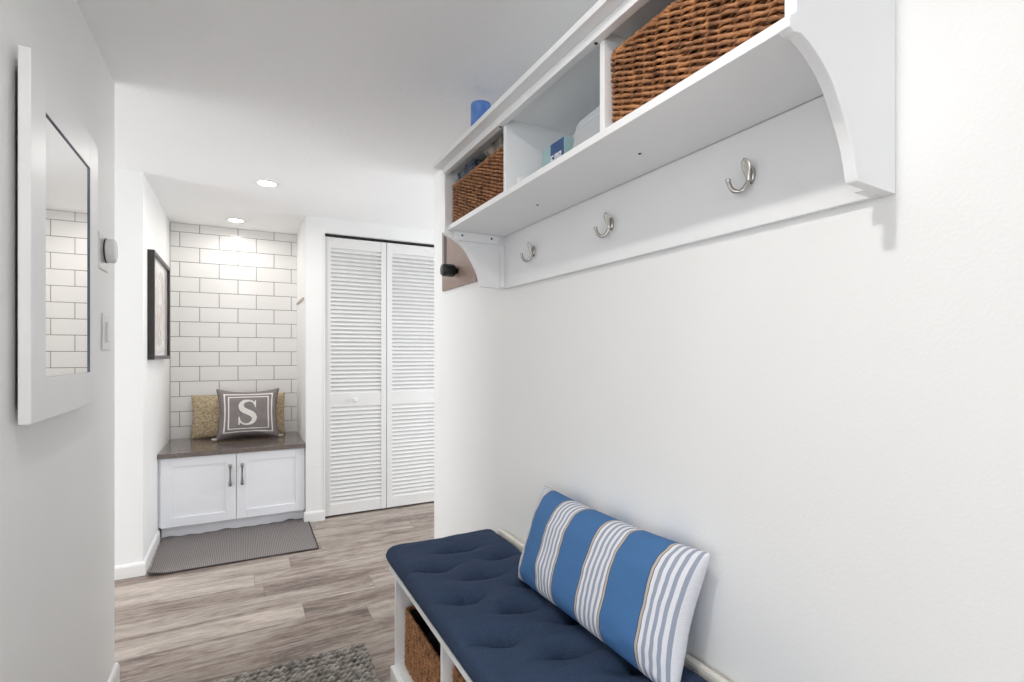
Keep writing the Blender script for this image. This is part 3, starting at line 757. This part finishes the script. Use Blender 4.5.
# tufted cushion
def cushion():
    X0_, X1_, Y0_, Y1_ = .468, .8985, .425, 1.868; zb_ = .4218; zt = .475
    tufts = []
    for k in range(7):
        for x in (.566, .806):
            tufts.append((x, 1.603-.237*k))
        tufts.append((.686, 1.721-.237*k))
    tufts = [(x, y) for x, y in tufts if y > .46]
    nx, ny = 96, 400; bm = bmesh.new(); g = {}
    def cl(i, n):
        a = -1+2*i/n; return math.copysign(1-(1-abs(a))**1.35, a)
    for s in (1, -1):
        for i in range(nx+1):
            for j in range(ny+1):
                u, v = cl(i,nx), cl(j,ny)
                if s == -1 and (i in (0,nx) or j in (0,ny)): g[(s,i,j)] = g[(1,i,j)]; continue
                x, y = (X0_+X1_)/2+(X1_-X0_)/2*u, (Y0_+Y1_)/2+(Y1_-Y0_)/2*v
                e = max(0,(1-abs(u)**18))*max(0,(1-abs(v)**60)); e = e**.42
                zm = zb_+.024
                if s == 1:
                    z = zm+(zt-zm)*e
                    dz = 0
                    for tx, ty in tufts:
                        dx, dy = x-tx, y-ty
                        if abs(dx) > .17 or abs(dy) > .13: continue
                        dy2 = dy+.12*dx+.008*math.sin(dx*45+tx*90)
                        dz += .024*math.exp(-math.sqrt(dx*dx+dy*dy)/.021) + .016*math.exp(-(dx/.066)**2-abs(dy2)/.008)+.012*math.exp(-(dx/.090)**2-(dy2/.036)**2)
                    z -= min(dz*1.25, .046)*min(1, e*1.1); z += .007*e
                    z += (.0035*mn.noise(Vector((x*9, y*9, 0)))+.0020*mn.noise(Vector((x*14, y*34, 3))))*e+.006*e
                else:
                    z = zm-(zm-zb_)*min(1, e*1.15)
                # the outline bulges between tufts
                xo = .0*math.cos(2*PI*(y-1.603)/.237)*abs(u)**4*math.copysign(1,u)*-1
                g[(s,i,j)] = bm.verts.new((x+xo, y, z))
    for s in (1,-1):
        for i in range(nx):
            for j in range(ny):
                q = [g[(s,i,j)],g[(s,i+1,j)],g[(s,i+1,j+1)],g[(s,i,j+1)]]
                bm.faces.new(q if s == 1 else q[::-1])
    o = link('bench_cushion', bm, M['navy'], smooth=True)
    tag(o, 'navy blue tufted seat cushion lying on the white bench', 'cushion')
cushion()

# ------------------------------------------------------------------ mats on the floor
bm = bmesh.new(); nx, ny = 90, 60; g = {}
for i in range(nx+1):
    for j in range(ny+1):
        u, v = i/nx, j/ny
        x = -.441+(.860)*u+.012*(v-.5)*(u-.5); y = 3.297+.625*v
        y += .012*mn.noise(Vector((u*9, 2, 0)))*v**4-.010*(u)*(1-v)
        z = .0065+.0016*mn.noise(Vector((u*5, v*5, 1)))
        z += .013*max(0, v-.93)/.07*max(0, mn.noise(Vector((u*11, 5, 0)))+.25)
        z += .016*max(0, .10-u)/.10*max(0, .06-v)/.06 + .020*max(0,u-.965)/.035*max(0,v-.9)/.1
        g[(i,j)] = (x, y, z)
T_ = {k: bm.verts.new(p) for k, p in g.items()}; Bt = {k: bm.verts.new((p[0], p[1], p[2]-.0055)) for k, p in g.items()}
for i in range(nx):
    for j in range(ny):
        bm.faces.new([T_[(i,j)],T_[(i+1,j)],T_[(i+1,j+1)],T_[(i,j+1)]]); bm.faces.new([Bt[(i,j+1)],Bt[(i+1,j+1)],Bt[(i+1,j)],Bt[(i,j)]])
for i in range(nx):
    for j in (0, ny): bm.faces.new([T_[(i,j)],T_[(i+1,j)],Bt[(i+1,j)],Bt[(i,j)]])
for j in range(ny):
    for i in (0, nx): bm.faces.new([T_[(i,j)],T_[(i,j+1)],Bt[(i,j+1)],Bt[(i,j)]])
fm = link('floor_mat', bm, M['flatmat'], smooth=True); tag(fm, 'flat grey woven mat on the floor in front of the niche cabinet', 'mat')
bm = bmesh.new(); tube(bm, [g[(i,0)] for i in range(nx+1)]+[g[(nx,j)] for j in range(1, ny+1)], .004, 6)
link('dark_edge_binding', bm, mat('dark_binding', (.07,.062,.06), .9, nscale=40, namp=.1), fm, smooth=True)

# chunky braided rug: loops in rows
bm = bmesh.new()
RX0, RX1, RY0, RY1 = -.24, .436, 1.10, 2.098
rp = .0285; nr = int((RY1-RY0)/rp)
for r in range(nr):
    y = RY1-rp*(r+.5)
    wob = random.random()*6
    for st in (0, 1):
        pts, rad = [], []; n = 110
        for i in range(n+1):
            x = RX0+(RX1-RX0)*i/n+.006*(random.random()-.5 if i in (0,n) else 0)
            ph = 2*PI*i/n*14.5+PI*st+wob
            pts.append((x, y+math.sin(ph)*.0045+.003*mn.noise(Vector((x*14, r*2.1, 0))), .0165+math.cos(ph)*.0055+.003*mn.noise(Vector((x*20, r, st)))))
            rad.append(.0074*(1+.45*mn.noise(Vector((x*70, r*5.3, st*9)))))
        tube(bm, pts, rad, 6)
rug = link('braided_rug', bm, M['chunky'], smooth=True); tag(rug, 'chunky grey braided rug on the plank floor beside the bench', 'rug')
link('gap_shade_backing', boxbm(RX0+.004, RX1-.004, RY0+.004, RY1-.004, .0005, .006), mat('rug_gap_shade', (.12,.11,.10), .95, nscale=40, namp=.1), rug)  # dark backing paints the shade in the gaps between rows

def rest(root, objs, z):
    bpy.context.view_layer.update()
    zm = min((o.matrix_world @ v.co).z for o in objs for v in o.data.vertices); root.location.z += z-zm
rest(S, [b_, c_], .5575); rest(gp, [gp], .5565); rest(sp_, [sp_], .478)
# ------------------------------------------------------------------ lights
def area(name, loc, rot, sx, sy, e, col=(1,1,1)):
    l = bpy.data.lights.new(name, 'AREA'); l.shape = 'RECTANGLE'; l.size = sx; l.size_y = sy; l.energy = e; l.color = col
    o = bpy.data.objects.new(name, l); C.objects.link(o); o.location = loc; o.rotation_euler = rot
    return o
area('window_and_fill_daylight', (-2.0, BY0-.02, 1.17), (PI/2, 0, 0), 1.6, 1.7, EN['back_left'], DAY).data.spread = PI
area('window_and_fill_daylight', (-.3, BY0-.02, 1.17), (PI/2, 0, 0), 1.6, 1.7, EN['back_right'], DAY)
area('window_and_fill_daylight', (BX0+.02, 2.45, 1.05), (PI/2, 0, -PI/2), 1.45, 1.85, EN['far_left'], DAY)
area('window_and_fill_daylight', (BX0+.02, -1.35, 1.1), (PI/2, 0, -PI/2), 1.2, 1.85, EN['side_a'], DAY)  # lamp at the added side-room window, brightens the right wall
area('window_and_fill_daylight', (BX0+.02, .05, 1.1), (PI/2, 0, -PI/2), 1.2, 1.85, EN['side_b'], DAY)  # second lamp at the added side-room window
area('window_and_fill_daylight', (BX1-.02, 2.75, 1.1), (PI/2, 0, PI/2), 1.45, 1.75, EN['hall'], DAY)  # lamp at the added far-right window, brightens the closet door
w = bpy.data.worlds.new('sky'); bpy.context.scene.world = w; w.use_nodes = True
w.node_tree.nodes['Background'].inputs[0].default_value = (.85,.92,1,1); w.node_tree.nodes['Background'].inputs[1].default_value = EN['world']

# ------------------------------------------------------------------ camera
cam = bpy.data.cameras.new('camera'); co = bpy.data.objects.new('camera', cam); C.objects.link(co)
cam.sensor_width = 36; cam.lens = 510/1024*36; cam.shift_y = 13/1024; cam.clip_start = .02
co.location = (0, 0, 1.185); co.rotation_euler = (PI/2, 0, -math.atan(271/510))
sc = bpy.context.scene; sc.camera = co
sc.view_settings.view_transform = 'Standard'; sc.view_settings.look = 'None'; sc.view_settings.gamma = 1; sc.view_settings.use_curve_mapping = False
sc.view_settings.exposure = .07
sc.cycles.diffuse_bounces = 8; sc.cycles.max_bounces = 12; sc.cycles.caustics_reflective = False; sc.cycles.caustics_refractive = False
sc.cycles.sample_clamp_indirect = 6
